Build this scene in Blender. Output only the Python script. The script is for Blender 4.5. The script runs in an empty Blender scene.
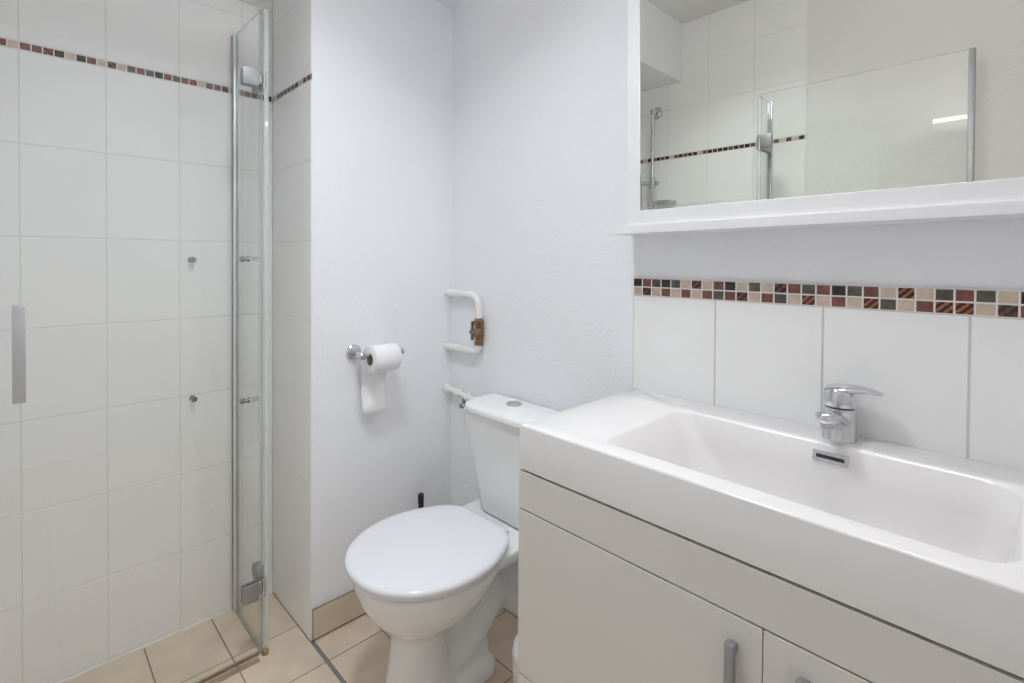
import bpy, bmesh, math, random
from mathutils import Vector, Matrix

random.seed(7)
SC = bpy.context.scene
COL = SC.collection

# ------------------------------------------------------------------ camera, world, lights, exposure
EYE = Vector((0.0, 0.0, 1.28))
YAW, PITCH, ROLL = math.radians(44.2722), math.radians(0.7217), math.radians(0.3361)
fwd0 = Vector((math.sin(YAW), math.cos(YAW), 0)); right0 = Vector((math.cos(YAW), -math.sin(YAW), 0)); up0 = Vector((0, 0, 1))
fwd = fwd0 * math.cos(PITCH) - up0 * math.sin(PITCH)
up1 = up0 * math.cos(PITCH) + fwd0 * math.sin(PITCH)
rgt = right0 * math.cos(ROLL) + up1 * math.sin(ROLL)
upv = up1 * math.cos(ROLL) - right0 * math.sin(ROLL)
cd = bpy.data.cameras.new('camera'); cam = bpy.data.objects.new('camera', cd); COL.objects.link(cam)
cam.matrix_world = Matrix(((rgt.x, upv.x, -fwd.x, EYE.x), (rgt.y, upv.y, -fwd.y, EYE.y), (rgt.z, upv.z, -fwd.z, EYE.z), (0, 0, 0, 1)))
cd.sensor_fit = 'HORIZONTAL'; cd.sensor_width = 36.0
cd.lens = 36.0 * 508.817 / 1024.0
cd.shift_x = 0.0
cd.shift_y = -(341.5 - 266.489) / 1024.0
cd.clip_start = 0.01
SC.camera = cam

world = bpy.data.worlds.new('world'); SC.world = world; world.use_nodes = True
world.node_tree.nodes['Background'].inputs[0].default_value = (0.84, 0.91, 1.0, 1)
world.node_tree.nodes['Background'].inputs[1].default_value = 0.05

SC.view_settings.view_transform = 'Standard'
SC.view_settings.look = 'None'
SC.view_settings.gamma = 1.0
SC.view_settings.use_curve_mapping = False
SC.view_settings.exposure = 0.0

MIRROR_LAMP_STRENGTH = 205.0      # the tube over the mirror
MIRROR_LAMP_COLOUR = (1.0, 0.955, 0.965)
CEILING_BEAM_WATTS = 8.4
CEILING_LAMP_STRENGTH = 2.0     # the round lamp on the ceiling
CEILING_LAMP_COLOUR = (0.88, 0.95, 1.0)

# the downward beam of the round ceiling lamp (its body is built with the other things)
LX, LY = .37, .88
al = bpy.data.lights.new('ceiling_lamp_beam', 'AREA'); al.shape = 'DISK'; al.size = 0.29
al.energy = CEILING_BEAM_WATTS; al.color = CEILING_LAMP_COLOUR; al.spread = math.radians(125)
ao = bpy.data.objects.new('ceiling_lamp_beam', al); COL.objects.link(ao)
ao.location = (LX, LY, 2.5745)

SC.cycles.use_denoising = True
SC.cycles.max_bounces = 14
SC.cycles.diffuse_bounces = 8
SC.cycles.glossy_bounces = 8
SC.cycles.transparent_max_bounces = 32
SC.cycles.sample_clamp_indirect = 8.0

# ------------------------------------------------------------------ places (metres): X to the mirror wall, Y along it, Z up
XR = 1.278          # tiled face of the mirror wall
YB = 1.672          # wall behind the toilet
XS = 0.700          # tiled side of the shower alcove
YS = 2.025          # back wall of the shower
XL = -0.380         # wall opposite the mirror
YR = -0.75          # wall behind the camera
ZC = 2.635          # ceiling
ZSOF = 2.305        # lowered ceiling
YSOF = 1.424
TC = 1.224          # axis of the toilet

# ------------------------------------------------------------------ materials
def mat(name, col, rough=0.5, metal=0.0, spec=0.5, bump=0.0, bscale=60.0, var=0.0, vscale=8.0, coat=0.0, detail=3.0, bdist=0.002):
    m = bpy.data.materials.new(name); m.use_nodes = True
    nt = m.node_tree; b = nt.nodes['Principled BSDF']
    b.inputs['Base Color'].default_value = (*col, 1)
    b.inputs['Roughness'].default_value = rough
    b.inputs['Metallic'].default_value = metal
    b.inputs['Specular IOR Level'].default_value = spec
    b.inputs['Coat Weight'].default_value = coat
    b.inputs['Coat Roughness'].default_value = 0.08
    tc = nt.nodes.new('ShaderNodeTexCoord')
    if var > 0:
        n = nt.nodes.new('ShaderNodeTexNoise'); n.inputs['Scale'].default_value = vscale; n.inputs['Detail'].default_value = 5
        nt.links.new(tc.outputs['Object'], n.inputs['Vector'])
        r = nt.nodes.new('ShaderNodeValToRGB')
        r.color_ramp.elements[0].position = 0.3; r.color_ramp.elements[1].position = 0.7
        r.color_ramp.elements[0].color = (*[max(0, c * (1 - var)) for c in col], 1)
        r.color_ramp.elements[1].color = (*[min(1, c * (1 + var)) for c in col], 1)
        nt.links.new(n.outputs['Fac'], r.inputs['Fac']); nt.links.new(r.outputs['Color'], b.inputs['Base Color'])
    if bump > 0:
        n2 = nt.nodes.new('ShaderNodeTexNoise'); n2.inputs['Scale'].default_value = bscale; n2.inputs['Detail'].default_value = detail
        nt.links.new(tc.outputs['Object'], n2.inputs['Vector'])
        bp = nt.nodes.new('ShaderNodeBump'); bp.inputs['Strength'].default_value = bump; bp.inputs['Distance'].default_value = bdist
        nt.links.new(n2.outputs['Fac'], bp.inputs['Height']); nt.links.new(bp.outputs['Normal'], b.inputs['Normal'])
    return m

def glass_mat(name, tint, refl=1.0, haze=0.0):
    m = bpy.data.materials.new(name); m.use_nodes = True
    nt = m.node_tree; nt.nodes.clear()
    out = nt.nodes.new('ShaderNodeOutputMaterial')
    tr = nt.nodes.new('ShaderNodeBsdfTransparent'); tr.inputs[0].default_value = (*tint, 1)
    gl = nt.nodes.new('ShaderNodeBsdfGlossy'); gl.inputs[0].default_value = (1, 1, 1, 1); gl.inputs['Roughness'].default_value = 0.01
    geo = nt.nodes.new('ShaderNodeNewGeometry')
    dot = nt.nodes.new('ShaderNodeVectorMath'); dot.operation = 'DOT_PRODUCT'
    nt.links.new(geo.outputs['Incoming'], dot.inputs[0]); nt.links.new(geo.outputs['Normal'], dot.inputs[1])
    ab = nt.nodes.new('ShaderNodeMath'); ab.operation = 'ABSOLUTE'; nt.links.new(dot.outputs['Value'], ab.inputs[0])
    om = nt.nodes.new('ShaderNodeMath'); om.operation = 'SUBTRACT'; om.inputs[0].default_value = 1.0; nt.links.new(ab.outputs[0], om.inputs[1])
    pw = nt.nodes.new('ShaderNodeMath'); pw.operation = 'POWER'; pw.inputs[1].default_value = 5.0; nt.links.new(om.outputs[0], pw.inputs[0])
    ml = nt.nodes.new('ShaderNodeMath'); ml.operation = 'MULTIPLY_ADD'; ml.inputs[1].default_value = 0.96 * refl; ml.inputs[2].default_value = 0.04 * refl
    nt.links.new(pw.outputs[0], ml.inputs[0])
    mx = nt.nodes.new('ShaderNodeMixShader')
    nt.links.new(ml.outputs[0], mx.inputs[0]); nt.links.new(tr.outputs[0], mx.inputs[1]); nt.links.new(gl.outputs[0], mx.inputs[2])
    if haze > 0:
        df = nt.nodes.new('ShaderNodeBsdfDiffuse'); df.inputs[0].default_value = (0.75, 0.8, 0.78, 1)
        m2 = nt.nodes.new('ShaderNodeMixShader'); m2.inputs[0].default_value = haze
        nt.links.new(mx.outputs[0], m2.inputs[1]); nt.links.new(df.outputs[0], m2.inputs[2]); nt.links.new(m2.outputs[0], out.inputs[0])
    else:
        nt.links.new(mx.outputs[0], out.inputs[0])
    return m

def emit_mat(name, col, strength):
    m = bpy.data.materials.new(name); m.use_nodes = True
    nt = m.node_tree; nt.nodes.clear()
    out = nt.nodes.new('ShaderNodeOutputMaterial'); e = nt.nodes.new('ShaderNodeEmission')
    e.inputs[0].default_value = (*col, 1); e.inputs[1].default_value = strength
    nt.links.new(e.outputs[0], out.inputs[0]); return m

def striped_mat(name, dark, light, rot, scale):
    m = mat(name, dark, 0.12, 0.0, 0.6)
    nt = m.node_tree; b = nt.nodes['Principled BSDF']
    tc = nt.nodes.new('ShaderNodeTexCoord'); mp = nt.nodes.new('ShaderNodeMapping'); mp.inputs['Rotation'].default_value = rot; 
    w = nt.nodes.new('ShaderNodeTexWave'); w.bands_direction = 'DIAGONAL'; w.inputs['Scale'].default_value = scale; w.inputs['Distortion'].default_value = 1.6; w.inputs['Detail Scale'].default_value = 6.0; w.inputs['Detail'].default_value = 2
    r = nt.nodes.new('ShaderNodeValToRGB'); r.color_ramp.elements[0].color = (*dark, 1); r.color_ramp.elements[1].color = (*light, 1)
    r.color_ramp.elements[0].position = 0.45; r.color_ramp.elements[1].position = 0.75
    nt.links.new(tc.outputs['Object'], mp.inputs[0]); nt.links.new(mp.outputs[0], w.inputs['Vector'])
    nt.links.new(w.outputs['Fac'], r.inputs['Fac']); nt.links.new(r.outputs['Color'], b.inputs['Base Color'])
    return m

M = {}
M['plaster'] = mat('white_painted_plaster', (0.865, 0.88, 0.91), 0.75, spec=0.25, bump=0.35, bscale=95, bdist=0.004)
M['plaster_rough'] = mat('textured_white_plaster', (0.80, 0.79, 0.76), 0.6, spec=0.3, bump=0.6, bscale=55, bdist=0.003)
M['ceiling'] = mat('ceiling_paint', (0.80, 0.80, 0.80), 0.85, spec=0.2, bump=0.1, bscale=80)
M['tile'] = mat('glossy_white_tile', (0.885, 0.882, 0.877), 0.30, spec=0.5, var=0.012, vscale=5, bump=0.03, bscale=12, bdist=0.004)
M['grout'] = mat('pale_grout', (0.77, 0.77, 0.75), 0.9, spec=0.2, bump=0.2, bscale=300, bdist=0.0005)
M['grout_grey'] = mat('grey_beige_grout', (0.62, 0.61, 0.56), 0.9, spec=0.2, bump=0.2, bscale=300, bdist=0.0005)
M['grout_white'] = mat('white_grout', (0.82, 0.80, 0.77), 0.85, spec=0.2)
M['floor_tile'] = mat('beige_floor_tile', (0.70, 0.575, 0.445), 0.35, spec=0.4, var=0.09, vscale=9, bump=0.05, bscale=40)
M['floor_grout'] = mat('grey_brown_floor_grout', (0.30, 0.24, 0.185), 0.9, spec=0.2, bump=0.2, bscale=300, bdist=0.0005)
M['strip'] = mat('dull_grey_metal_strip', (0.30, 0.31, 0.33), 0.45, metal=0.6, bump=0.1, bscale=200)
M['sill'] = mat('tan_door_shadow', (0.36, 0.265, 0.175), 0.5, var=0.2, vscale=30)
M['ceramic'] = mat('glazed_white_ceramic', (0.82, 0.825, 0.825), 0.10, spec=0.55, var=0.005)
M['basin'] = mat('white_gelcoat_basin', (0.75, 0.735, 0.73), 0.16, spec=0.5, var=0.005)
M['seat'] = mat('glossy_white_seat_plastic', (0.79, 0.795, 0.825), 0.13, spec=0.5, var=0.004)
M['lacquer'] = mat('white_lacquered_board', (0.68, 0.665, 0.63), 0.32, spec=0.4, var=0.006, bump=0.02, bscale=30)
M['dark_gap'] = mat('dark_carcass_edge', (0.05, 0.04, 0.035), 0.8, spec=0.2, var=0.05)
M['frame'] = mat('satin_white_frame', (0.84, 0.84, 0.86), 0.35, spec=0.4, var=0.004)
M['chrome'] = mat('polished_chrome', (0.66, 0.67, 0.69), 0.08, metal=1.0, var=0.02)
M['satin'] = mat('satin_aluminium', (0.37, 0.37, 0.385), 0.5, metal=0.75, var=0.03, bump=0.04, bscale=150)
M['alu'] = mat('matt_aluminium_bar', (0.54, 0.54, 0.55), 0.45, metal=0.7, var=0.03)
M['channel'] = mat('bright_anodised_channel', (0.80, 0.81, 0.82), 0.28, metal=0.7, var=0.02)
M['stud'] = mat('dark_chrome', (0.34, 0.34, 0.35), 0.18, metal=1.0, var=0.05)
M['brushed'] = mat('brushed_steel', (0.52, 0.52, 0.52), 0.28, metal=1.0, var=0.04)
M['mirror'] = mat('silvered_mirror', (0.72, 0.73, 0.675), 0.0, metal=1.0)
M['glass'] = glass_mat('clear_shower_glass', (0.984, 0.991, 0.987))
M['glass_edge'] = glass_mat('green_glass_edge', (0.35, 0.47, 0.43), 0.8, haze=0.45)
M['seal'] = glass_mat('cloudy_clear_seal', (0.72, 0.76, 0.72), 0.7, haze=0.25)
M['seal_white'] = glass_mat('milky_seal', (0.93, 0.95, 0.94), 0.5, haze=0.5)
M['seal_dark'] = mat('aged_silicone_seal', (0.33, 0.34, 0.30), 0.5, var=0.2, vscale=30)
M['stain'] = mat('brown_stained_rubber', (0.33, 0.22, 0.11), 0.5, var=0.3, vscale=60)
M['pipe_paint'] = mat('white_gloss_painted_pipe', (0.83, 0.82, 0.80), 0.3, spec=0.45, bump=0.15, bscale=60)
M['pvc'] = mat('white_pvc', (0.82, 0.82, 0.85), 0.3, spec=0.4, var=0.01)
M['brass'] = mat('aged_brass', (0.27, 0.17, 0.10), 0.42, metal=0.7, var=0.45, vscale=60, bump=0.2, bscale=150)
M['nickel'] = mat('dull_nickel', (0.30, 0.28, 0.25), 0.35, metal=0.9, var=0.2, vscale=70)
M['black'] = mat('black_plastic', (0.015, 0.015, 0.017), 0.4, var=0.1)
M['paper'] = mat('soft_white_tissue', (0.87, 0.87, 0.88), 0.95, spec=0.1, bump=0.25, bscale=160, bdist=0.001)
M['cardboard'] = mat('brown_cardboard_core', (0.40, 0.33, 0.24), 0.9, spec=0.1, var=0.1, vscale=40)
M['bin'] = mat('white_bin_plastic', (0.80, 0.81, 0.82), 0.35, spec=0.4, var=0.01)
M['lamp'] = emit_mat('glowing_lamp_tube', MIRROR_LAMP_COLOUR, MIRROR_LAMP_STRENGTH)
M['dome'] = emit_mat('glowing_lamp_dome', CEILING_LAMP_COLOUR, CEILING_LAMP_STRENGTH)
# mosaic stones
M['mR'] = mat('mosaic_red_brown_stone', (0.205, 0.072, 0.058), 0.15, spec=0.5, var=0.25, vscale=70)
M['mK'] = mat('mosaic_black_brown_stone', (0.028, 0.018, 0.016), 0.12, spec=0.6, var=0.5, vscale=60)
M['mC'] = mat('mosaic_cream_stone', (0.62, 0.50, 0.40), 0.2, spec=0.5, var=0.12, vscale=60)
M['mG'] = mat('mosaic_grey_green_stone', (0.105, 0.092, 0.075), 0.15, spec=0.5, var=0.25, vscale=70)
M['mS'] = striped_mat('mosaic_copper_striped_glass', (0.03, 0.014, 0.012), (0.42, 0.12, 0.05), (0, 0, 0), 42)
M['mT'] = striped_mat('mosaic_dark_striped_glass', (0.02, 0.012, 0.012), (0.17, 0.06, 0.045), (0, 0, 0), 36)
MOS = ['mR', 'mK', 'mC', 'mG', 'mS', 'mT']
MI = {'R': 0, 'K': 1, 'C': 2, 'G': 3, 'S': 4, 'T': 5}

# ------------------------------------------------------------------ mesh helpers
def obj(name, bm, mats, parent=None, smooth=None, mods=None):
    me = bpy.data.meshes.new(name)
    bmesh.ops.recalc_face_normals(bm, faces=bm.faces[:])
    bm.to_mesh(me); bm.free()
    for m in (mats if isinstance(mats, (list, tuple)) else [mats]): me.materials.append(M[m])
    if smooth is not None:
        me.shade_smooth(); me.set_sharp_from_angle(angle=math.radians(smooth))
    o = bpy.data.objects.new(name, me); COL.objects.link(o)
    if parent is not None: place_child(o, parent)
    return o

def place_child(o, parent):
    o.parent = parent
    o.matrix_parent_inverse = Matrix.Translation(parent.location).inverted()

def thing(name, label, cat, loc, group=None):
    o = bpy.data.objects.new(name, None); COL.objects.link(o)
    o.empty_display_size = 0.05; o.location = loc
    o['label'] = label; o['category'] = cat
    if group: o['group'] = group
    return o

def tag(o, label, cat, group=None):
    o['label'] = label; o['category'] = cat
    if group: o['group'] = group
    return o

def struct(name, bm, mats, parent=None, smooth=None, label=None):
    o = obj(name, bm, mats, parent, smooth)
    o['kind'] = 'structure'
    if label: o['label'] = label
    return o

def box(bm, x0, x1, y0, y1, z0, z1, bevel=0.0, seg=2, mi=0):
    r = bmesh.ops.create_cube(bm, size=1.0)
    vs = r['verts']
    for v in vs:
        v.co = Vector((x0 + (v.co.x + .5) * (x1 - x0), y0 + (v.co.y + .5) * (y1 - y0), z0 + (v.co.z + .5) * (z1 - z0)))
    fs = set(f for v in vs for f in v.link_faces)
    if bevel > 0:
        es = list(set(e for v in vs for e in v.link_edges))
        rb = bmesh.ops.bevel(bm, geom=es, offset=bevel, segments=seg, profile=0.5, affect='EDGES')
        fs = set(f for f in bm.faces if all(v in set(rb['verts']) | set(vs) for v in f.verts)) | set(rb['faces'])
    for f in fs:
        if f.is_valid: f.material_index = mi

def loft(bm, rings, cap0=True, cap1=True, closed=True, mi=0):
    n = len(rings[0]); vs = [[bm.verts.new(p) for p in r] for r in rings]
    for a, b in zip(vs[:-1], vs[1:]):
        for i in range(n if closed else n - 1):
            j = (i + 1) % n
            f = bm.faces.new((a[i], a[j], b[j], b[i])); f.material_index = mi
    if cap0: bm.faces.new(vs[0][::-1]).material_index = mi
    if cap1: bm.faces.new(vs[-1]).material_index = mi
    return vs

def frame_for(d):
    d = d.normalized(); h = Vector((0, 0, 1)) if abs(d.z) < 0.9 else Vector((1, 0, 0))
    u = d.cross(h).normalized(); return u, d.cross(u).normalized()

def tube(bm, pts, r, n=16, mi=0, caps=True):
    pts = [Vector(p) for p in pts]; rs = r if isinstance(r, (list, tuple)) else [r] * len(pts)
    d0 = pts[1] - pts[0]; u, v = frame_for(d0); rings = []; prev = d0.normalized()
    for i, p in enumerate(pts):
        if i == 0: d = (pts[1] - p).normalized()
        elif i == len(pts) - 1: d = (p - pts[-2]).normalized()
        else: d = ((pts[i + 1] - p).normalized() + (p - pts[i - 1]).normalized()).normalized()
        q = prev.rotation_difference(d); u = q @ u; v = q @ v; prev = d
        rings.append([p + (u * math.cos(2 * math.pi * k / n) + v * math.sin(2 * math.pi * k / n)) * rs[i] for k in range(n)])
    loft(bm, rings, caps, caps, mi=mi)

def lathe(bm, prof, origin, axis, n=32, mi=0, caps=True):
    """prof: (distance along axis, radius)"""
    a = Vector(axis).normalized(); u, v = frame_for(a); o = Vector(origin)
    rings = [[o + a * t + (u * math.cos(2 * math.pi * k / n) + v * math.sin(2 * math.pi * k / n)) * max(r, 1e-4) for k in range(n)] for t, r in prof]
    loft(bm, rings, caps, caps, mi=mi)

def smooth_path(pts, sub=8):
    pts = [Vector(p) for p in pts]; out = []
    P = [pts[0] * 2 - pts[1]] + pts + [pts[-1] * 2 - pts[-2]]
    for i in range(1, len(P) - 2):
        a, b, c, d = P[i - 1:i + 3]
        for k in range(sub):
            t = k / sub
            out.append(0.5 * ((2 * b) + (c - a) * t + (2 * a - 5 * b + 4 * c - d) * t * t + (3 * b - a - 3 * c + d) * t ** 3))
    out.append(pts[-1]); return out

def round_corner_path(pts, rad, n=8):
    """polyline whose inner corners are turned with a quarter bend"""
    pts = [Vector(p) for p in pts]; out = [pts[0]]
    for a, b, c in zip(pts[:-2], pts[1:-1], pts[2:]):
        d1 = (a - b).normalized(); d2 = (c - b).normalized()
        p0 = b + d1 * rad; p2 = b + d2 * rad
        for k in range(n + 1):
            t = k / n; out.append(p0 * (1 - t) ** 2 + b * 2 * t * (1 - t) + p2 * t * t)
    out.append(pts[-1]); return out

def rrect(x0, x1, y0, y1, r, z, n=6):
    """rounded rectangle ring, r one radius or four (x0y0, x1y0, x1y1, x0y1)"""
    rr = r if isinstance(r, (list, tuple)) else [r] * 4
    out = []
    for (cx, cy, a0, q) in ((x0 + rr[0], y0 + rr[0], math.pi, rr[0]), (x1 - rr[1], y0 + rr[1], 1.5 * math.pi, rr[1]),
                            (x1 - rr[2], y1 - rr[2], 0, rr[2]), (x0 + rr[3], y1 - rr[3], .5 * math.pi, rr[3])):
        for k in range(n + 1):
            a = a0 + k / n * math.pi / 2
            out.append(Vector((cx + q * math.cos(a), cy + q * math.sin(a), z)))
    return out

def tiles(bm, o, u, v, n, us, vs, gap=0.003, proud=0.004, ch=0.0012, grout_mi=1, mi=0, pick=None):
    """tiles standing on the plane through o; us and vs are the joint lines; the grout bed lies behind them"""
    o, u, v, n = map(Vector, (o, u, v, n))
    def P(a, b, c): return bm.verts.new(o + u * a + v * b + n * c)
    f = bm.faces.new([P(us[0], vs[0], -.0007), P(us[-1], vs[0], -.0007), P(us[-1], vs[-1], -.0007), P(us[0], vs[-1], -.0007)])
    f.material_index = grout_mi
    g = gap / 2
    for i in range(len(us) - 1):
        for j in range(len(vs) - 1):
            a0, a1, b0, b1 = us[i] + g, us[i + 1] - g, vs[j] + g, vs[j + 1] - g
            if a1 - a0 < 0.003 or b1 - b0 < 0.003: continue
            k = pick(i, j) if pick else mi
            lo = [P(a0, b0, -proud), P(a1, b0, -proud), P(a1, b1, -proud), P(a0, b1, -proud)]
            md = [P(a0, b0, -ch), P(a1, b0, -ch), P(a1, b1, -ch), P(a0, b1, -ch)]
            tp = [P(a0 + ch, b0 + ch, 0), P(a1 - ch, b0 + ch, 0), P(a1 - ch, b1 - ch, 0), P(a0 + ch, b1 - ch, 0)]
            bm.faces.new(tp).material_index = k
            for s in range(4):
                t = (s + 1) % 4
                bm.faces.new((md[s], md[t], tp[t], tp[s])).material_index = k
                bm.faces.new((lo[s], lo[t], md[t], md[s])).material_index = k

def steps(a, b, start, pitch):
    """joint lines from a to b lying on start + k * pitch"""
    k0 = math.ceil((a - start) / pitch + 1e-6); out = [a]
    x = start + k0 * pitch
    while x < b - 1e-6:
        if x - a > 1e-6: out.append(x)
        x += pitch
    return out + [b]

# ------------------------------------------------------------------ the room
ZROW, ZMOS0, ZMOS1 = 0.266, 1.872, 1.895          # tile rows; the single mosaic row between the two tile fields
ZLOW = steps(0.0, ZMOS0, 1.606, ZROW)
ZUP = steps(ZMOS1, ZC, 2.161, ZROW)
SEQ_BACK = 'RRSKCKRCTCGRGKRGRSCGRKCGRTRKCGRC'
SEQ_STUB = 'GRCKGKTKRCSR'
SEQ_LEFT = 'KCTCGRCKRKTKGKKTKRCKTRKGCKRKTKCRKGRKCKRRKCGK'

bm = bmesh.new(); box(bm, XL - .12, XR + .12, YR - .1, YS + .12, -0.10, -0.004)
fl = struct('floor', bm, 'floor_grout')
bm = bmesh.new()
ylines = steps(YR, YB, 1.553, 0.225)
tiles(bm, (0, 0, 0), (1, 0, 0), (0, 1, 0), (0, 0, 1), [0.7085, 0.900, 1.097, XR], ylines, gap=0.0035)
tiles(bm, (0, 0, 0), (1, 0, 0), (0, 1, 0), (0, 0, 1), steps(XL, 0.600, 0.295, 0.196)[:-1] + [XS], steps(YR, 1.80, 1.553, 0.225)[:-1] + [YS], gap=0.003)
struct('floor_tiling', bm, ['floor_tile', 'floor_grout'], fl)
bm = bmesh.new(); box(bm, 0.6985, 0.7085, YR, YB, -0.004, 0.0012, 0.0008)
struct('trim_1', bm, 'strip', label='grey metal joint strip in the beige floor')
bm = bmesh.new(); box(bm, XL, XS, YS - .006, YS, -.001, .006, .002); struct('trim_2', bm, 'grout_white', label='white sealant line along the foot of the shower wall')
bm = bmesh.new(); box(bm, XL + .02, .550, 1.699, 1.7205, -.001, .0022, .001); struct('trim_3', bm, 'sill', label='low tan sill strip on the shower floor')  # added strip: shadow and reflection at the foot of the glass door, painted tan

bm = bmesh.new(); box(bm, XL - .12, XR + .12, YR - .1, YS + .12, ZC, ZC + .1)
struct('ceiling', bm, 'ceiling')
bm = bmesh.new(); box(bm, XL, XR + .006, YSOF, YS, ZSOF, ZC)
struct('ceiling_soffit', bm, 'plaster')

bm = bmesh.new(); box(bm, XR + .006, XR + .12, YR - .1, YS + .12, -0.004, ZC)
wr = struct('wall_right', bm, 'plaster')
bm = bmesh.new(); tiles(bm, (XR, 0, 0), (0, 1, 0), (0, 0, 1), (-1, 0, 0), steps(YR, 0.808, 0.082, 0.2422), [0.0, 0.25, 0.513, 0.776, 1.1815], gap=0.003, proud=.006, grout_mi=1)
struct('splashback_tiling', bm, ['tile', 'grout_grey'], wr)
TOP = 'KRGKGCTCRKCGCTRGRKGRCSCGRGCKRCGSCRGK'
BOT = 'CTCRCRCRGRTCRGCSCRCSGCRSSCTRCGRCKCGR'
bm = bmesh.new()
tiles(bm, (XR, 0.808, 0), (0, -1, 0), (0, 0, 1), (-1, 0, 0), [k * 0.0293 for k in range(len(TOP) + 1)], [1.1812, 1.2058, 1.2304], gap=0.0032, proud=.006, ch=.0008, grout_mi=6,
      pick=lambda i, j: MI[(BOT if j == 0 else TOP)[i]])
struct('mosaic_band', bm, MOS + ['grout_white'], wr)

bm = bmesh.new(); box(bm, XS + .004, XR + .006, YB, YS + .12, -0.004, ZC)
wb = struct('wall_back', bm, 'plaster')
bm = bmesh.new()
tiles(bm, (XS, 0, 0), (0, 1, 0), (0, 0, 1), (-1, 0, 0), [YB + .001, YS], ZLOW, gap=0.0025)
tiles(bm, (XS, 0, 0), (0, 1, 0), (0, 0, 1), (-1, 0, 0), [YB + .001, YS], [z for z in ZUP if z < ZSOF] + [ZSOF], gap=0.0025)
struct('alcove_side_tiling', bm, ['tile', 'grout_white'], wb)
bm = bmesh.new()
tiles(bm, (XS, YB + .003, 0), (0, 1, 0), (0, 0, 1), (-1, 0, 0), [k * 0.0345 for k in range(11)], [ZMOS0 + .0005, ZMOS1 - .0005], gap=0.005, ch=.0006, grout_mi=6, pick=lambda i, j: MI[SEQ_STUB[i]])
struct('mosaic_band', bm, MOS + ['grout_white'], wb)

bm = bmesh.new(); box(bm, XL - .12, XS, YS + .004, YS + .12, -0.004, ZC)
ws = struct('wall_shower', bm, 'grout')
xl = [XL, -.187, .0079, .2031, .3983, .5935, XS]
bm = bmesh.new()
tiles(bm, (0, YS, 0), (1, 0, 0), (0, 0, 1), (0, -1, 0), xl, ZLOW, gap=0.0028)
tiles(bm, (0, YS, 0), (1, 0, 0), (0, 0, 1), (0, -1, 0), xl, [z for z in ZUP if z < ZSOF] + [ZSOF], gap=0.0028)
struct('shower_tiling', bm, ['tile', 'grout'], ws)
bm = bmesh.new()
mu = steps(XL, XS, 0.009, 0.0246)
tiles(bm, (0, YS, 0), (1, 0, 0), (0, 0, 1), (0, -1, 0), mu, [ZMOS0 + .0005, ZMOS1 - .0005], gap=0.003, ch=.0006, grout_mi=6, pick=lambda i, j: MI[SEQ_BACK[(i - 16) % len(SEQ_BACK)]])
struct('mosaic_band', bm, MOS + ['grout_white'], ws)

bm = bmesh.new(); box(bm, XL - .12, XL - .004, YR - .1, YS + .12, -0.004, ZC)
wl = struct('wall_left', bm, 'plaster_rough')
yl = [0.778, 1.020, 1.262, 1.504, 1.746, YS]
bm = bmesh.new()
tiles(bm, (XL, 0, 0), (0, 1, 0), (0, 0, 1), (1, 0, 0), yl, ZLOW, gap=0.0028)
tiles(bm, (XL, 0, 0), (0, 1, 0), (0, 0, 1), (1, 0, 0), yl, ZUP, gap=0.0028)
struct('shower_side_tiling', bm, ['tile', 'grout'], wl)
bm = bmesh.new()
tiles(bm, (XL, 0, 0), (0, 1, 0), (0, 0, 1), (1, 0, 0), steps(.780, YS, .780, .0285), [ZMOS0 + .0005, ZMOS1 - .0005], gap=0.003, ch=.0006, grout_mi=6, pick=lambda i, j: MI[SEQ_LEFT[i % len(SEQ_LEFT)]])
struct('mosaic_band', bm, MOS + ['grout_white'], wl)
bm = bmesh.new(); box(bm, XL - .001, XL + .001, .771, .778, 0, ZC); struct('tile_edge_trim', bm, 'frame', wl)

bm = bmesh.new()
DX0, DX1, DZ = -.32, .48, 2.03
box(bm, XL - .12, DX0, YR - .1, YR, -0.004, ZC); box(bm, DX1, XR + .12, YR - .1, YR, -0.004, ZC); box(bm, DX0, DX1, YR - .1, YR, DZ, ZC)
struct('wall_rear', bm, 'plaster')
bm = bmesh.new()
box(bm, DX0, DX0 + .03, YR - .105, YR + .012, 0, DZ, .002); box(bm, DX1 - .03, DX1, YR - .105, YR + .012, 0, DZ, .002); box(bm, DX0, DX1, YR - .105, YR + .012, DZ - .03, DZ, .002)
dr = struct('door_1', bm, 'frame')
bm = bmesh.new(); box(bm, DX0 + .03, DX1 - .03, YR - .06, YR - .02, .004, DZ - .03, .001)
struct('door_leaf', bm, 'frame', dr)

bm = bmesh.new()
bl = [XS + .003, 0.900, 1.097, XR]
tiles(bm, (0, YB - .008, 0), (1, 0, 0), (0, 0, 1), (0, -1, 0), bl, [0.004, 0.108], gap=0.004, proud=.008, ch=.002)
f = bm.faces.new([bm.verts.new(p) for p in ((bl[0], YB - .006, .107), (bl[-1], YB - .006, .107), (bl[-1], YB, .107), (bl[0], YB, .107))]); f.material_index = 1
struct('baseboard_back', bm, ['floor_tile', 'floor_grout'])

# ------------------------------------------------------------------ shower enclosure: two fixed glass panels, two hinged doors standing open
def glass_sheet(x0, x1, y0, y1, z0, z1):
    bm = bmesh.new(); box(bm, x0, x1, y0, y1, z0, z1)
    thin_x = (x1 - x0) < (y1 - y0)
    for f in bm.faces:
        f.normal_update()
        f.material_index = 0 if abs(f.normal.x if thin_x else f.normal.y) > .9 else 1
    return bm

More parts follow.
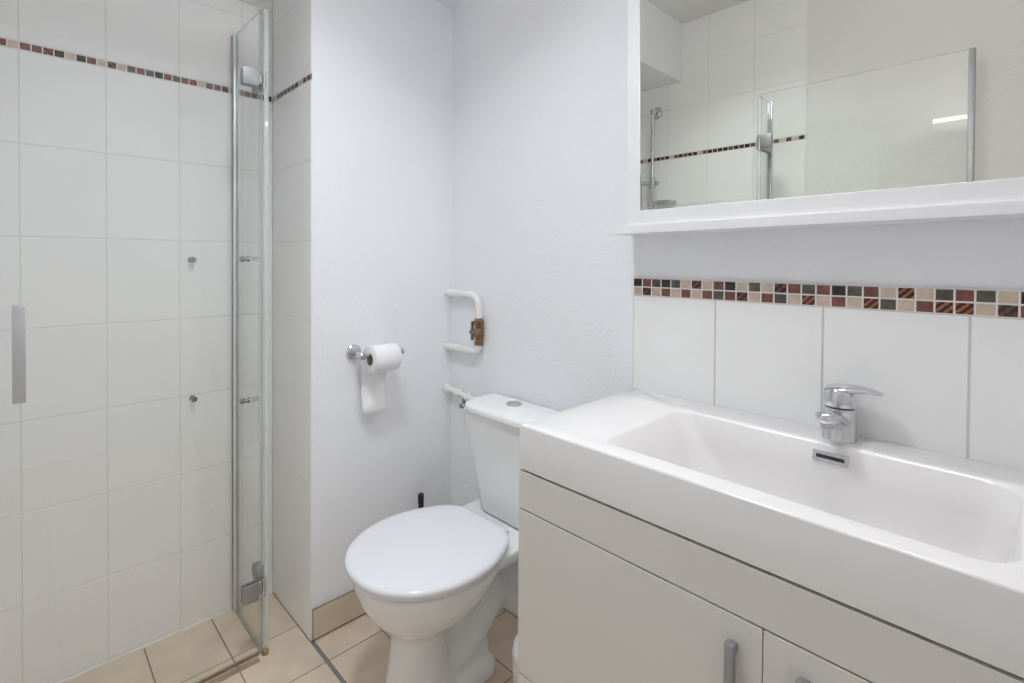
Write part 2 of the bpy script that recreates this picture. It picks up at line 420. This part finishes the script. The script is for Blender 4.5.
GT = 2.080
XP = 0.568
t = thing('shower_screen', 'narrow fixed glass panel with a chrome wall channel, in front of the tiled alcove side', 'shower screen', (XP, 1.87, 0))
obj('glass', glass_sheet(XP - .003, XP + .003, 1.742, 2.000, .006, GT), ['glass', 'glass_edge'], t)
bm = bmesh.new(); box(bm, XP - .009, XP - .0035, 1.994, 2.0245, .0, GT, .001); box(bm, XP + .0035, XP + .009, 1.994, 2.0245, .0, GT, .001); box(bm, XP - .009, XP + .009, 2.014, 2.0245, 0, GT, .001)
obj('wall_channel', bm, 'channel', t, 30)
bm = bmesh.new(); box(bm, XP - .006, XP + .006, 1.735, 1.990, .0, .008, .001); obj('floor_seal', bm, 'seal_dark', t)
bm = bmesh.new(); box(bm, XP + .0035, XP + .018, 1.7285, 1.7345, .020, GT, .001); obj('edge_seal', bm, 'seal_white', t)
bm = bmesh.new(); lathe(bm, [(0, .010), (.012, .011), (.018, .006)], (XP + .004, 1.722, 0), (0, 0, 1), 16); obj('seal_foot', bm, 'stain', t, 40)
for z0 in (1.825, .185):
    bm = bmesh.new()
    if z0 < 1: lathe(bm, [(-.012, .027), (-.010, .030), (.010, .030), (.012, .027)], (XP, 1.775, z0 + .062), (1, 0, 0), 24)
    else: box(bm, XP - .012, XP + .012, 1.745, 1.80, z0, z0 + .055, .003)
    h = obj('hinge_clamp', bm, 'satin', t, 30)
    bm = bmesh.new(); tube(bm, [(XP + .004, 1.735, z0 - .002), (XP + .004, 1.735, z0 + .06)], .008, 14); obj('hinge_pin', bm, 'chrome', h, 40)

t = thing('shower_door', 'clear glass shower door swung into the shower, hung on the narrow panel, tall bar handle', 'shower door', (.17, 1.727, 0))
obj('glass', glass_sheet(-.215, .556, 1.724, 1.730, .016, GT), ['glass', 'glass_edge'], t)
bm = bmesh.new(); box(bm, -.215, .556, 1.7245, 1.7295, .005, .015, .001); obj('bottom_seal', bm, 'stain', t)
bm = bmesh.new(); box(bm, -.230, -.213, 1.719, 1.735, .016, GT, .003); obj('edge_strip', bm, 'brushed', t)
bm = bmesh.new(); box(bm, -.008, .016, 1.7085, 1.7165, .926, 1.162, .002); box(bm, -.008, .016, 1.7375, 1.7455, .926, 1.162, .002)
for zz in (.945, 1.142): lathe(bm, [(0, .006), (.030, .006)], (.004, 1.712, zz), (0, 1, 0), 12)
obj('handle', bm, 'alu', t, 30)
for z0, z1 in ((1.822, 1.876), (.189, .246)):
    bm = bmesh.new(); box(bm, .504, .553, 1.712, 1.7235, z0, z1, .003); box(bm, .504, .553, 1.7305, 1.740, z0, z1, .003); box(bm, .550, .563, 1.717, 1.733, z0 + .012, z1 - .012, .003)
    obj('hinge_plate', bm, 'satin', t, 30)

# opposite side of the enclosure, seen in the mirror
t = thing('shower_screen', 'narrow fixed glass panel on the textured wall side, seen in the mirror', 'shower screen', (-.3, .938, 0))
obj('glass', glass_sheet(-.372, -.213, .935, .941, .006, GT), ['glass', 'glass_edge'], t)
bm = bmesh.new(); box(bm, XL + .0005, XL + .013, .928, .9345, 0, GT, .001); box(bm, XL + .0005, XL + .013, .9415, .948, 0, GT, .001); box(bm, XL + .0005, XL + .005, .928, .948, 0, GT, .001)
obj('wall_channel', bm, 'chrome', t, 30)
bm = bmesh.new(); box(bm, -.372, -.213, .933, .943, 0, .008, .001); obj('floor_seal', bm, 'seal_dark', t)
for z0 in (1.825, .19):
    bm = bmesh.new(); box(bm, -.362, -.226, .925, .9345, z0, z0 + .060, .003); box(bm, -.362, -.226, .9415, .951, z0, z0 + .060, .003)
    h = obj('hinge_clamp', bm, 'satin', t, 30)
    bm = bmesh.new(); tube(bm, [(-.216, .930, z0 - .004), (-.216, .930, z0 + .066)], .008, 14); obj('hinge_pin', bm, 'chrome', h, 40)
t = thing('shower_door', 'long clear glass shower door standing open along the textured wall, seen in the mirror', 'shower door', (-.21, .55, 0))
obj('glass', glass_sheet(-.213, -.207, .180, .921, .016, GT), ['glass', 'glass_edge'], t)
bm = bmesh.new(); box(bm, -.2125, -.2075, .18, .921, .004, .015, .001); obj('bottom_seal', bm, 'seal', t)
bm = bmesh.new(); box(bm, -.218, -.201, .160, .181, .016, GT, .003); obj('edge_strip', bm, 'satin', t, 30)
bm = bmesh.new(); box(bm, -.2285, -.2205, .240, .264, .921, 1.166, .002); box(bm, -.1995, -.1915, .240, .264, .921, 1.166, .002)
for zz in (.945, 1.142): lathe(bm, [(0, .006), (.030, .006)], (-.225, .252, zz), (1, 0, 0), 12)
obj('handle', bm, 'alu', t, 30)
for z0 in (1.825, .19):
    bm = bmesh.new(); box(bm, -.2065, -.197, .872, .922, z0, z0 + .062, .003); box(bm, -.2235, -.2135, .872, .922, z0, z0 + .062, .003)
    obj('hinge_plate', bm, 'satin', t, 30)

# chrome studs of a missing corner shelf: two on the tiles, two on the narrow panel
def stud(p, axis, label):
    bm = bmesh.new(); lathe(bm, [(0, .0095), (.004, .0095), (.0045, .007), (.016, .007), (.0165, .0095), (.026, .0095), (.028, .008)], p, axis, 20)
    return tag(obj('wall_stud', bm, 'stud', None, 30), label, 'stud', 'chrome studs of a corner shelf')
stud((.432, YS, 1.275), (0, -1, 0), 'small round chrome stud on the white shower tiles, the upper of two')
stud((.435, YS, .797), (0, -1, 0), 'small round chrome stud on the white shower tiles, the lower of two')
stud((XP - .003, 1.856, 1.278), (-1, 0, 0), 'small chrome stud through the narrow glass panel, the upper of two')
stud((XP - .003, 1.856, .799), (-1, 0, 0), 'small chrome stud through the narrow glass panel, the lower of two')

# shower rail on the opposite wall
XA = XL + .05
t = thing('shower_rail', 'chrome shower slide rail with a soap dish on white tiles, seen in the mirror', 'shower rail', (XL, 1.571, 1.5))
bm = bmesh.new(); tube(bm, [(XA, 1.571, 2.165), (XA, 1.571, 1.46)], .010, 16); obj('rail', bm, 'chrome', t, 40)
for z in (2.155, 1.48):
    bm = bmesh.new(); lathe(bm, [(.0005, .034), (.008, .034), (.014, .022), (.018, .014), (.062, .013), (.064, .010)], (XL, 1.571, z), (1, 0, 0), 24); obj('wall_bracket', bm, 'chrome', t, 30)
bm = bmesh.new(); tube(bm, [(XA, 1.571, 1.705), (XA, 1.571, 1.765)], .019, 18); tube(bm, [(XA + .0, 1.571, 1.735), (XA + .02, 1.625, 1.735)], .011, 14); tube(bm, [(XA, 1.571, 1.735), (XA, 1.535, 1.735)], [.012, .015], 14)
obj('slider', bm, 'chrome', t, 40)
bm = bmesh.new(); tube(bm, [(XA, 1.571, 1.600), (XA, 1.571, 1.632)], .016, 16)
loft(bm, [rrect(XA - .03, XA + .07, 1.43, 1.571, .02, 1.606), rrect(XA - .035, XA + .075, 1.425, 1.571, .022, 1.622), rrect(XA - .030, XA + .070, 1.430, 1.567, .02, 1.620), rrect(XA - .028, XA + .066, 1.435, 1.563, .02, 1.610)])
obj('soap_dish', bm, 'chrome', t, 40)
t = thing('hand_shower', 'chrome hand shower with hose hanging from the slide rail, seen in the mirror', 'hand shower', (XA, 1.64, 1.72))
bm = bmesh.new(); tube(bm, smooth_path([(XA + .02, 1.640, 1.60), (XA + .022, 1.640, 1.70), (XA + .03, 1.645, 1.80), (XA + .05, 1.672, 1.87)]), .011, 14); obj('handle', bm, 'chrome', t, 40)
bm = bmesh.new(); lathe(bm, [(0, .012), (.006, .03), (.014, .04), (.024, .04), (.026, .036)], (XA + .045, 1.667, 1.885), (.7, .25, -.65), 24); obj('spray_head', bm, 'chrome', t, 40)
bm = bmesh.new(); tube(bm, smooth_path([(XA + .02, 1.640, 1.60), (XA + .02, 1.640, 1.45), (XA + .06, 1.632, 1.0), (XA + .05, 1.64, .7), (XA + .01, 1.60, .62), (XA, 1.55, .72), (XA + .01, 1.50, .98)]), .007, 10); obj('hose', bm, 'brushed', t, 40)
bm = bmesh.new(); lathe(bm, [(.0005, .028), (.008, .028), (.012, .014), (.06, .012)], (XL, 1.50, .985), (1, 0, 0), 20); obj('hose_outlet', bm, 'chrome', t, 30)

# ------------------------------------------------------------------ toilet
def half_width():
    out = []
    for k in range(33):
        x = 0.5 - 0.5 * math.cos(math.pi * k / 32)
        w = (1 - ((.52 - x) / .52) ** 2.08) ** (1 / 2.08) if x < .52 else 1 - .42 * ((x - .52) / .48) ** 2
        if x > .92: w *= 1 - ((x - .92) / .08) ** 2 * .22
        out.append((x, max(w, 0)))
    return out + [(1.0, .30), (1.0, 0.0)]
HW = half_width()
def egg(x0, x1, hw, z, cy=TC):
    """D-shaped outline: round at x0 (front), narrower and nearly straight at x1 (back)"""
    out = [Vector((x0 + (x1 - x0) * x, cy + hw * w, z)) for x, w in HW]
    out += [Vector((x0 + (x1 - x0) * x, cy - hw * w, z)) for x, w in HW[-2:0:-1]]
    return out
t = thing('toilet', 'white close-coupled toilet with its lid closed, between the corner and the vanity', 'toilet', (.98, TC, 0))
bm = bmesh.new()
loft(bm, [egg(.712, .955, .096, 0.0), egg(.714, .950, .093, .02), egg(.733, .915, .079, .10), egg(.746, .895, .070, .18), egg(.748, .890, .069, .225), egg(.738, .910, .080, .245),
          egg(.712, .965, .118, .270), egg(.682, 1.015, .155, .305), egg(.660, 1.045, .180, .345), egg(.645, 1.06, .196, .385), egg(.640, 1.068, .201, .410), egg(.640, 1.068, .201, .420)])
loft(bm, [rrect(.99, 1.20, TC - .10, TC + .10, .03, .33), rrect(.97, 1.262, TC - .150, TC + .150, .03, .375), rrect(.965, 1.272, TC - .165, TC + .165, .03, .395), rrect(.965, 1.272, TC - .165, TC + .165, .03, .420)])
loft(bm, [rrect(.82, 1.085, TC - .085, TC + .085, .06, 0.0), rrect(.82, 1.085, TC - .085, TC + .085, .06, .025), rrect(.84, 1.070, TC - .072, TC + .072, .06, .048), rrect(.86, 1.045, TC - .05, TC + .05, .045, .066)])
tube(bm, smooth_path([(.865, TC, .070), (.925, TC, .080), (1.00, TC, .120), (1.06, TC, .178), (1.095, TC, .210), (1.128, TC, .215)], 6), [.062] * 26 + [.061, .060, .059, .058, .057], 24)
loft(bm, [rrect(.90, 1.075, TC - .062, TC + .062, .05, .0), rrect(.905, 1.072, TC - .060, TC + .060, .05, .06), rrect(.93, 1.070, TC - .054, TC + .054, .05, .12), rrect(.97, 1.072, TC - .048, TC + .048, .045, .17)])
box(bm, .88, 1.04, TC - .02, TC + .02, .08, .33)
pan = obj('pan', bm, 'ceramic', t, 180)
md = pan.modifiers.new('Remesh', 'REMESH'); md.mode = 'VOXEL'; md.voxel_size = 0.0055; md.use_smooth_shade = True
md = pan.modifiers.new('Smooth', 'SMOOTH'); md.factor = 0.5; md.iterations = 7
bm = bmesh.new()
loft(bm, [egg(.637, 1.068, .202, .4225), egg(.633, 1.070, .206, .426), egg(.633, 1.070, .206, .432), egg(.637, 1.068, .202, .4345)])
obj('seat', bm, 'seat', t, 50)
bm = bmesh.new()
loft(bm, [egg(.627, 1.074, .212, .4355), egg(.624, 1.076, .215, .4385), egg(.624, 1.076, .215, .446), egg(.6255, 1.075, .2135, .4505), egg(.631, 1.071, .208, .4545), egg(.645, 1.060, .194, .4570), egg(.69, 1.03, .150, .4590), egg(.76, .97, .09, .4600), egg(.81, .92, .04, .4602)])
obj('lid', bm, 'seat', t, 50)
for s in (-1, 1):
    bm = bmesh.new(); tube(bm, [(1.080, TC + s * .055, .436), (1.080, TC + s * .10, .436)], .011, 16); box(bm, 1.071, 1.089, TC + s * .0775 - .012, TC + s * .0775 + .012, .418, .436)
    obj('lid_hinge', bm, 'seat', t, 40)
CY = 1.209
bm = bmesh.new()
rings = []
for z, hw, x0 in ((.422, .128, 1.142), (.432, .137, 1.134), (.50, .147, 1.126), (.60, .163, 1.116), (.70, .180, 1.106), (.765, .190, 1.100)):
    rings.append(rrect(x0, 1.270, CY - hw, CY + hw, [.06, .012, .012, .06], z, 8))
loft(bm, rings); obj('cistern', bm, 'ceramic', t, 40)
bm = bmesh.new()
R4 = [.10, .014, .014, .10]
loft(bm, [rrect(1.096, 1.273, CY - .193, CY + .193, R4, .7655, 8), rrect(1.090, 1.274, CY - .198, CY + .198, R4, .769, 8), rrect(1.090, 1.274, CY - .198, CY + .198, R4, .780, 8),
          rrect(1.094, 1.272, CY - .194, CY + .194, R4, .786, 8), rrect(1.104, 1.266, CY - .184, CY + .184, [.092, .01, .01, .092], .790, 8), rrect(1.13, 1.25, CY - .15, CY + .15, [.03, .01, .01, .03], .792, 8)])
obj('cistern_lid', bm, 'ceramic', t, 40)
bm = bmesh.new(); lathe(bm, [(0, .027), (.004, .027), (.0055, .025), (.0056, .022), (.007, .021), (.0075, .019)], (1.205, 1.222, .7915), (0, 0, 1), 28); box(bm, 1.183, 1.227, 1.2214, 1.2226, .798, .7993)
obj('flush_button', bm, 'brushed', t, 30)

t = thing('waste_pipe', 'white plastic waste pipe joining the back of the toilet to the wall', 'pipe', (1.2, TC, .215))
bm = bmesh.new(); lathe(bm, [(.0, .052), (.004, .058), (.075, .058), (.08, .055), (.138, .055), (.1455, .055)], (1.134, TC, .215), (1, 0, 0), 32)
obj('pipe', bm, 'pvc', t, 40)
bm = bmesh.new(); lathe(bm, [(0, .060), (.001, .071), (.010, .072), (.012, .068), (.013, .060)], (1.113, TC, .215), (1, 0, 0), 32)
obj('rubber_collar', bm, 'pipe_paint', t, 40)

# toilet brush standing behind the bowl
bm = bmesh.new(); lathe(bm, [(0, .044), (.004, .047), (.11, .040), (.112, .037), (.10, .036), (.01, .040)], (1.085, 1.585, 0), (0, 0, 1), 28)
tag(obj('brush_holder', bm, 'bin', None, 40), 'white toilet brush pot on the floor behind the toilet bowl', 'brush holder')
t = thing('toilet_brush', 'toilet brush whose black handle tip shows above the toilet lid', 'brush', (1.085, 1.585, .012))
bm = bmesh.new(); lathe(bm, [(.10, .004), (.11, .006), (.27, .006), (.28, .0085), (.386, .0115), (.394, .0105), (.396, .006)], (1.085, 1.585, .012), (-.02, 0, 1), 18); obj('handle', bm, 'black', t, 40)
bm = bmesh.new(); lathe(bm, [(0, .012), (.01, .03), (.08, .03), (.095, .012), (.10, .004)], (1.085, 1.585, .012), (0, 0, 1), 24); obj('bristle_head', bm, 'bin', t, 40)

bm = bmesh.new()
t = thing('waste_bin', 'small pale plastic bin tucked between the toilet and the vanity', 'bin', (1.04, .93, 0))
lathe(bm, [(0, .078), (.004, .081), (.19, .0885), (.192, .086)], (1.04, .93, 0), (0, 0, 1), 40); obj('body', bm, 'bin', t, 40)
bm = bmesh.new(); lathe(bm, [(.1925, .087), (.196, .0895), (.215, .086), (.235, .070), (.246, .045), (.25, .012)], (1.04, .93, 0), (0, 0, 1), 40); obj('lid', bm, 'bin', t, 60)

# ------------------------------------------------------------------ toilet roll and holder
RY, RZ = 1.605, .931
t = thing('toilet_roll_holder', 'chrome toilet roll holder with a round wall plate', 'toilet roll holder', (.851, YB, .952))
bm = bmesh.new(); lathe(bm, [(.0005, .027), (.006, .027), (.009, .024), (.011, .012)], (.851, YB, .952), (0, -1, 0), 28); obj('wall_plate', bm, 'chrome', t, 30)
bm = bmesh.new(); lathe(bm, [(.010, .010), (.045, .010), (.047, .012), (.073, .012), (.075, .010)], (.851, YB, .946), (0, -1, 0), 20); tube(bm, [(.850, RY, .946), (1.006, RY, .946)], .0055, 14); lathe(bm, [(0, .0055), (.002, .011), (.008, .012), (.012, .009)], (1.000, RY, .946), (1, 0, 0), 18)
obj('arm', bm, 'chrome', t, 30)
t = thing('toilet_roll', 'white toilet paper roll on the chrome holder, one sheet hanging down', 'toilet roll', (.93, RY, RZ))
n = 40; R0, R1 = .0215, .047
x0, x1 = .878, .980
bm = bmesh.new()
def ring(x, r): return [Vector((x, RY + r * math.cos(2 * math.pi * k / n), RZ + r * math.sin(2 * math.pi * k / n))) for k in range(n)]
loft(bm, [ring(x0, R0), ring(x0, R1 - .003), ring(x0 + .003, R1), ring(x1 - .003, R1), ring(x1, R1 - .003), ring(x1, R0)], False, False)
obj('paper', bm, 'paper', t, 50)
bm = bmesh.new(); loft(bm, [ring(x0 - .0005, R0 - .0012), ring(x0 - .0005, R0), ring(x1 + .0005, R0), ring(x1 + .0005, R0 - .0012), ring(x0 - .0005, R0 - .0012)], False, False); obj('core', bm, 'cardboard', t, 50)
bm = bmesh.new()
prof = []
for k in range(0, 8): 
    a = math.radians(70 - k * 10); prof.append((RY + (R1 + .001) * math.cos(a), RZ + (R1 + .001) * math.sin(a)))
prof += [(RY + R1 + .0015, RZ - .03), (RY + R1 + .001, RZ - .08), (RY + R1 - .004, RZ - .13), (RY + R1 - .013, RZ - .165), (RY + R1 - .026, RZ - .197)]
sh = [[Vector((x0 + .002 + (x1 - x0 - .004) * i / 6 + (-.016 * j / len(prof)), y + .0015 * math.sin(i * 1.3 + j), z)) for i in range(7)] for j, (y, z) in enumerate(prof)]
loft(bm, sh, False, False, closed=False)
s = obj('hanging_sheet', bm, 'paper', t, 60); s.modifiers.new('Solidify', 'SOLIDIFY').thickness = .0006

# ------------------------------------------------------------------ pipes in the corner
XPp = 1.262
t = thing('water_pipe', 'white painted copper pipe loop with an old brass stop valve in the corner', 'pipe', (XPp, 1.56, 1.03))
bm = bmesh.new(); tube(bm, round_corner_path([(XPp, YB, 1.146), (XPp, 1.474, 1.144), (XPp, 1.474, 1.056)], .055), .0135, 18); obj('upper_pipe', bm, 'pipe_paint', t, 50)
bm = bmesh.new(); tube(bm, round_corner_path([(XPp, 1.474, .958), (XPp, 1.474, .927), (XPp, YB, .927)], .027), .0135, 18); obj('lower_pipe', bm, 'pipe_paint', t, 50)
for z in (1.146, .927):
    bm = bmesh.new(); lathe(bm, [(.0, .010), (.0, .017), (.012, .017), (.014, .014)], (XPp, 1.605, z), (0, -1, 0), 18); tube(bm, [(XPp, 1.598, z), (XR + .006, 1.598, z)], .006, 10); obj('pipe_clip', bm, 'pipe_paint', t, 40)
bm = bmesh.new(); lathe(bm, [(0, .015), (.004, .017), (.016, .017), (.018, .0135), (.028, .014), (.034, .019), (.060, .019), (.066, .014), (.076, .0145), (.078, .019), (.094, .019), (.097, .016), (.104, .015)], (XPp, 1.474, .954), (0, 0, 1), 8)
tube(bm, [(XPp, 1.474, 1.002), (XPp - .008, 1.498, 1.004)], .011, 12)
v = obj('stop_valve', bm, 'brass', t, 25)
bm = bmesh.new(); box(bm, XPp - .017, XPp - .004, 1.496, 1.504, .972, 1.046, .003); lathe(bm, [(0, .010), (.006, .010), (.008, .006)], (XPp - .010, 1.502, 1.004), (0, 1, 0), 8); obj('valve_lever', bm, 'nickel', v, 30)
t = thing('supply_pipe', 'short white supply pipe with a dark tap knob, from the corner to the cistern', 'pipe', (1.255, 1.55, .75))
bm = bmesh.new(); tube(bm, [(1.262, YB, .757), (1.256, 1.55, .747), (1.245, 1.396, .738)], .0105, 16); obj('pipe', bm, 'pipe_paint', t, 50)
for x, y, z in ((1.261, 1.668, .7568), (1.258, 1.595, .751), (1.255, 1.535, .746), (1.2505, 1.47, .742)):
    bm = bmesh.new(); lathe(bm, [(0, .012), (.002, .0175), (.015, .0175), (.017, .012)], (x, y, z), (-.05, -1, -.065), 6 if y < 1.65 else 20); obj('nut', bm, 'pipe_paint', t, 30)
bm = bmesh.new(); tube(bm, [(1.255, 1.552, .745), (1.25, 1.550, .716)], .007, 10); lathe(bm, [(0, .008), (.002, .015), (.012, .016), (.016, .012)], (1.25, 1.550, .716), (-.35, -.35, -1), 14); obj('tap_knob', bm, 'nickel', t, 30)

# ------------------------------------------------------------------ vanity, basin, tap
XF, YV0, YV1 = .807, -.243, .803
t = thing('vanity_cabinet', 'white two-door vanity cabinet with satin bar handles, under the washbasin', 'cabinet', (1.04, .28, 0))
bm = bmesh.new()
box(bm, XF + .020, XR - .004, YV1 - .018, YV1 - .001, .06, .811); box(bm, XF + .020, XR - .004, YV0 + .001, YV0 + .018, .06, .811)
box(bm, XF + .020, XR - .004, YV0 + .018, YV1 - .018, .06, .078); box(bm, XR - .012, XR - .004, YV0 + .018, YV1 - .018, .078, .811)
box(bm, XF + .07, XF + .085, YV0 + .02, YV1 - .02, 0.0, .06)
obj('carcass', bm, 'lacquer', t)
bm = bmesh.new(); box(bm, XF + .013, XF + .0195, YV0 + .012, YV1 - .012, .070, .811); obj('carcass_edge', bm, 'dark_gap', t)
bm = bmesh.new(); box(bm, XF + .001, XF + .0185, YV0, YV1, .7245, .8085, .0012); obj('fascia', bm, 'lacquer', t)
bm = bmesh.new(); box(bm, XF + .001, XF + .0185, YV0, YV1, .062, .3495, .0012); obj('lower_panel', bm, 'lacquer', t)
for y0, y1, hy in ((.2802, YV1, .322), (YV0, .2788, .221)):
    bm = bmesh.new(); box(bm, XF + .001, XF + .0185, y0, y1, .3525, .7215, .0012); d = obj('door', bm, 'lacquer', t)
    bm = bmesh.new(); box(bm, XF - .022, XF - .010, hy - .007, hy + .007, .520, .6875, .001)
    for zz in (.532, .676): box(bm, XF - .010, XF + .001, hy - .006, hy + .006, zz - .006, zz + .006)
    obj('handle', bm, 'satin', d, 30)

t = thing('washbasin', 'wide white rectangular washbasin set on the vanity', 'washbasin', (1.04, .28, .813))
bm = bmesh.new()
ZT = .912
RB = [.055, .055, .034, .034]
N = 8
loft(bm, [rrect(.842, 1.200, -.025, .635, .05, .8145, N), rrect(XF, XR - .0005, YV0, YV1, .006, .8145, N), rrect(XF, XR - .0005, YV0, YV1, .006, ZT - .004, N), rrect(XF + .0012, XR - .0008, YV0 + .0012, YV1 - .0012, .006, ZT - .0012, N), rrect(XF + .004, XR - .001, YV0 + .004, YV1 - .004, .006, ZT, N),
          rrect(.852, 1.186, -.002, .620, RB, ZT, N), rrect(.856, 1.182, .003, .6145, RB, ZT - .0012, N), rrect(.860, 1.178, .008, .609, RB, ZT - .006, N),
          rrect(.868, 1.173, .016, .576, [.058, .058, .042, .042], .850, N), rrect(.874, 1.168, .022, .552, .06, .808, N), rrect(.878, 1.163, .028, .535, .065, .780, N), rrect(.886, 1.154, .034, .518, .07, .762, N), rrect(.902, 1.138, .055, .495, .07, .750, N), rrect(.93, 1.11, .09, .44, .07, .744, N), rrect(.96, 1.08, .2, .36, .04, .742, N)], cap0=False)
obj('basin', bm, 'basin', t, 50)
def back_x(z): return 1.178 - (.906 - z) * (.005 / .056)
bm = bmesh.new()
xa, xb = back_x(.896) - .0035, back_x(.876) - .0035
def plate(y0, y1, z0, z1, off, th):
    r = []
    for d in (off + th, off):
        r.append([Vector((back_x(z) - d, y, z)) for y, z in ((y0, z0), (y1, z0), (y1, z1), (y0, z1))])
    loft(bm, r)
plate(.250, .313, .8745, .8955, .0003, .003); o_ = obj('overflow_plate', bm, 'chrome', t)
bm = bmesh.new(); plate(.2565, .3065, .8815, .8885, .0034, .0004); obj('overflow_slot', bm, 'black', o_)
bm = bmesh.new(); lathe(bm, [(0, .024), (.003, .031), (.005, .029), (.006, .010)], (1.02, .28, .7425), (0, 0, 1), 28); obj('drain', bm, 'chrome', t, 30)

FX, FY = 1.228, .279
t = thing('basin_tap', 'chrome single-lever mixer tap on the back rim of the washbasin', 'tap', (FX, FY, ZT))
bm = bmesh.new(); lathe(bm, [(.0, .0315), (.003, .0315), (.005, .0305), (.060, .0300), (.066, .0295), (.068, .026)], (FX, FY, ZT), (0, 0, 1), 36)
obj('body', bm, 'chrome', t, 40)
bm = bmesh.new()
sp = []
for px, pz, hy, hz in ((FX + .005, .945, .023, .018), (FX - .03, .955, .023, .018), (FX - .06, .966, .0225, .017), (FX - .085, .973, .0215, .0155), (FX - .098, .9755, .020, .0135), (FX - .107, .976, .016, .010), (FX - .111, .976, .009, .005)):
    sp.append([Vector((px, FY + hy * math.cos(a), pz + hz * math.sin(a))) for a in [2 * math.pi * k / 24 for k in range(24)]])
loft(bm, sp); spout = obj('spout', bm, 'chrome', t, 50)
bm = bmesh.new(); lathe(bm, [(0, .0125), (.011, .0125), (.012, .010)], (FX - .088, FY, .966), (.1, 0, -1), 20); obj('aerator', bm, 'brushed', spout, 40)
bm = bmesh.new()
lathe(bm, [(.069, .026), (.0705, .0305), (.088, .0305), (.102, .028), (.110, .020), (.113, .006)], (FX, FY, ZT), (0, 0, 1), 36)
lv = []
for dy, z, hw, th in ((.0285, 1.000, .014, .005), (.024, 1.006, .023, .014), (0.0, 1.014, .0245, .0125), (-.020, 1.0185, .024, .009), (-.040, 1.0205, .020, .0065), (-.058, 1.0195, .017, .0045), (-.073, 1.017, .014, .003)):
    lv.append([Vector((FX + hw * math.cos(a), FY + dy, z + th * math.sin(a))) for a in [2 * math.pi * k / 24 for k in range(24)]])
loft(bm, lv); obj('lever', bm, 'chrome', t, 50)

# ------------------------------------------------------------------ mirror cabinet and lamps
XM = 1.175
MY0, MY1 = -.152, .7240
MZ0, MZ1 = 1.4165, 2.0
t = thing('mirror_cabinet', 'white framed wall mirror with a thin shelf along its lower edge', 'mirror', (1.23, .285, 1.36))
bm = bmesh.new(); box(bm, XM + .003, XR + .0055, MY0 - .037, MY1 + .034, MZ0 - .036, MZ1 + .028); obj('case', bm, 'frame', t)
bm = bmesh.new()
fx0, fx1 = XM - .003, XM + .003
box(bm, fx0, fx1, MY1, MY1 + .036, MZ0 - .037, MZ1 + .03, .001); box(bm, fx0, fx1, MY0 - .039, MY0, MZ0 - .037, MZ1 + .03, .001)
box(bm, fx0, fx1, MY0 - .0005, MY1 + .0005, MZ0 - .037, MZ0, .001); box(bm, fx0, fx1, MY0 - .0005, MY1 + .0005, MZ1, MZ1 + .03, .001)
obj('frame', bm, 'frame', t)
bm = bmesh.new(); box(bm, XM, XM + .0025, MY0, MY1, MZ0, MZ1); obj('mirror_glass', bm, 'mirror', t)
bm = bmesh.new(); box(bm, XM - .010, XR + .0055, MY0 - .088, MY1 + .092, 1.3570, 1.3785, .0008); obj('shelf', bm, 'frame', t)
t.rotation_euler = (math.radians(-.62), 0, 0)      # hangs a touch crooked, the far end lower
LZ = MZ1 + .040
t = thing('mirror_light', 'tube lamp on top of the mirror, throwing light down on the basin', 'lamp', (1.2, .28, LZ))
bm = bmesh.new(); box(bm, 1.135, 1.245, .10, .47, LZ, LZ + .045, .004); obj('base', bm, 'frame', t, 30)
for y in (.135, .435):
    bm = bmesh.new(); box(bm, 1.100, 1.150, y - .008, y + .008, LZ + .0455, LZ + .090, .003); obj('end_cap', bm, 'chrome', t, 30)
bm = bmesh.new(); tube(bm, [(1.118, .1435, LZ + .074), (1.118, .4265, LZ + .074)], .0125, 20); obj('lamp_tube', bm, 'lamp', t, 40)

t = thing('ceiling_light', 'round white lamp on the ceiling in the middle of the room', 'lamp', (LX, LY, ZC))
bm = bmesh.new(); lathe(bm, [(0, .170), (.055, .170), (.060, .165), (.060, .158), (.050, .156), (.05, .01)], (LX, LY, ZC), (0, 0, -1), 48); obj('base', bm, 'frame', t, 40)
bm = bmesh.new(); lathe(bm, [(.0505, .153), (.056, .153), (.058, .12), (.0585, .012)], (LX, LY, ZC), (0, 0, -1), 48); obj('diffuser', bm, 'dome', t, 60)
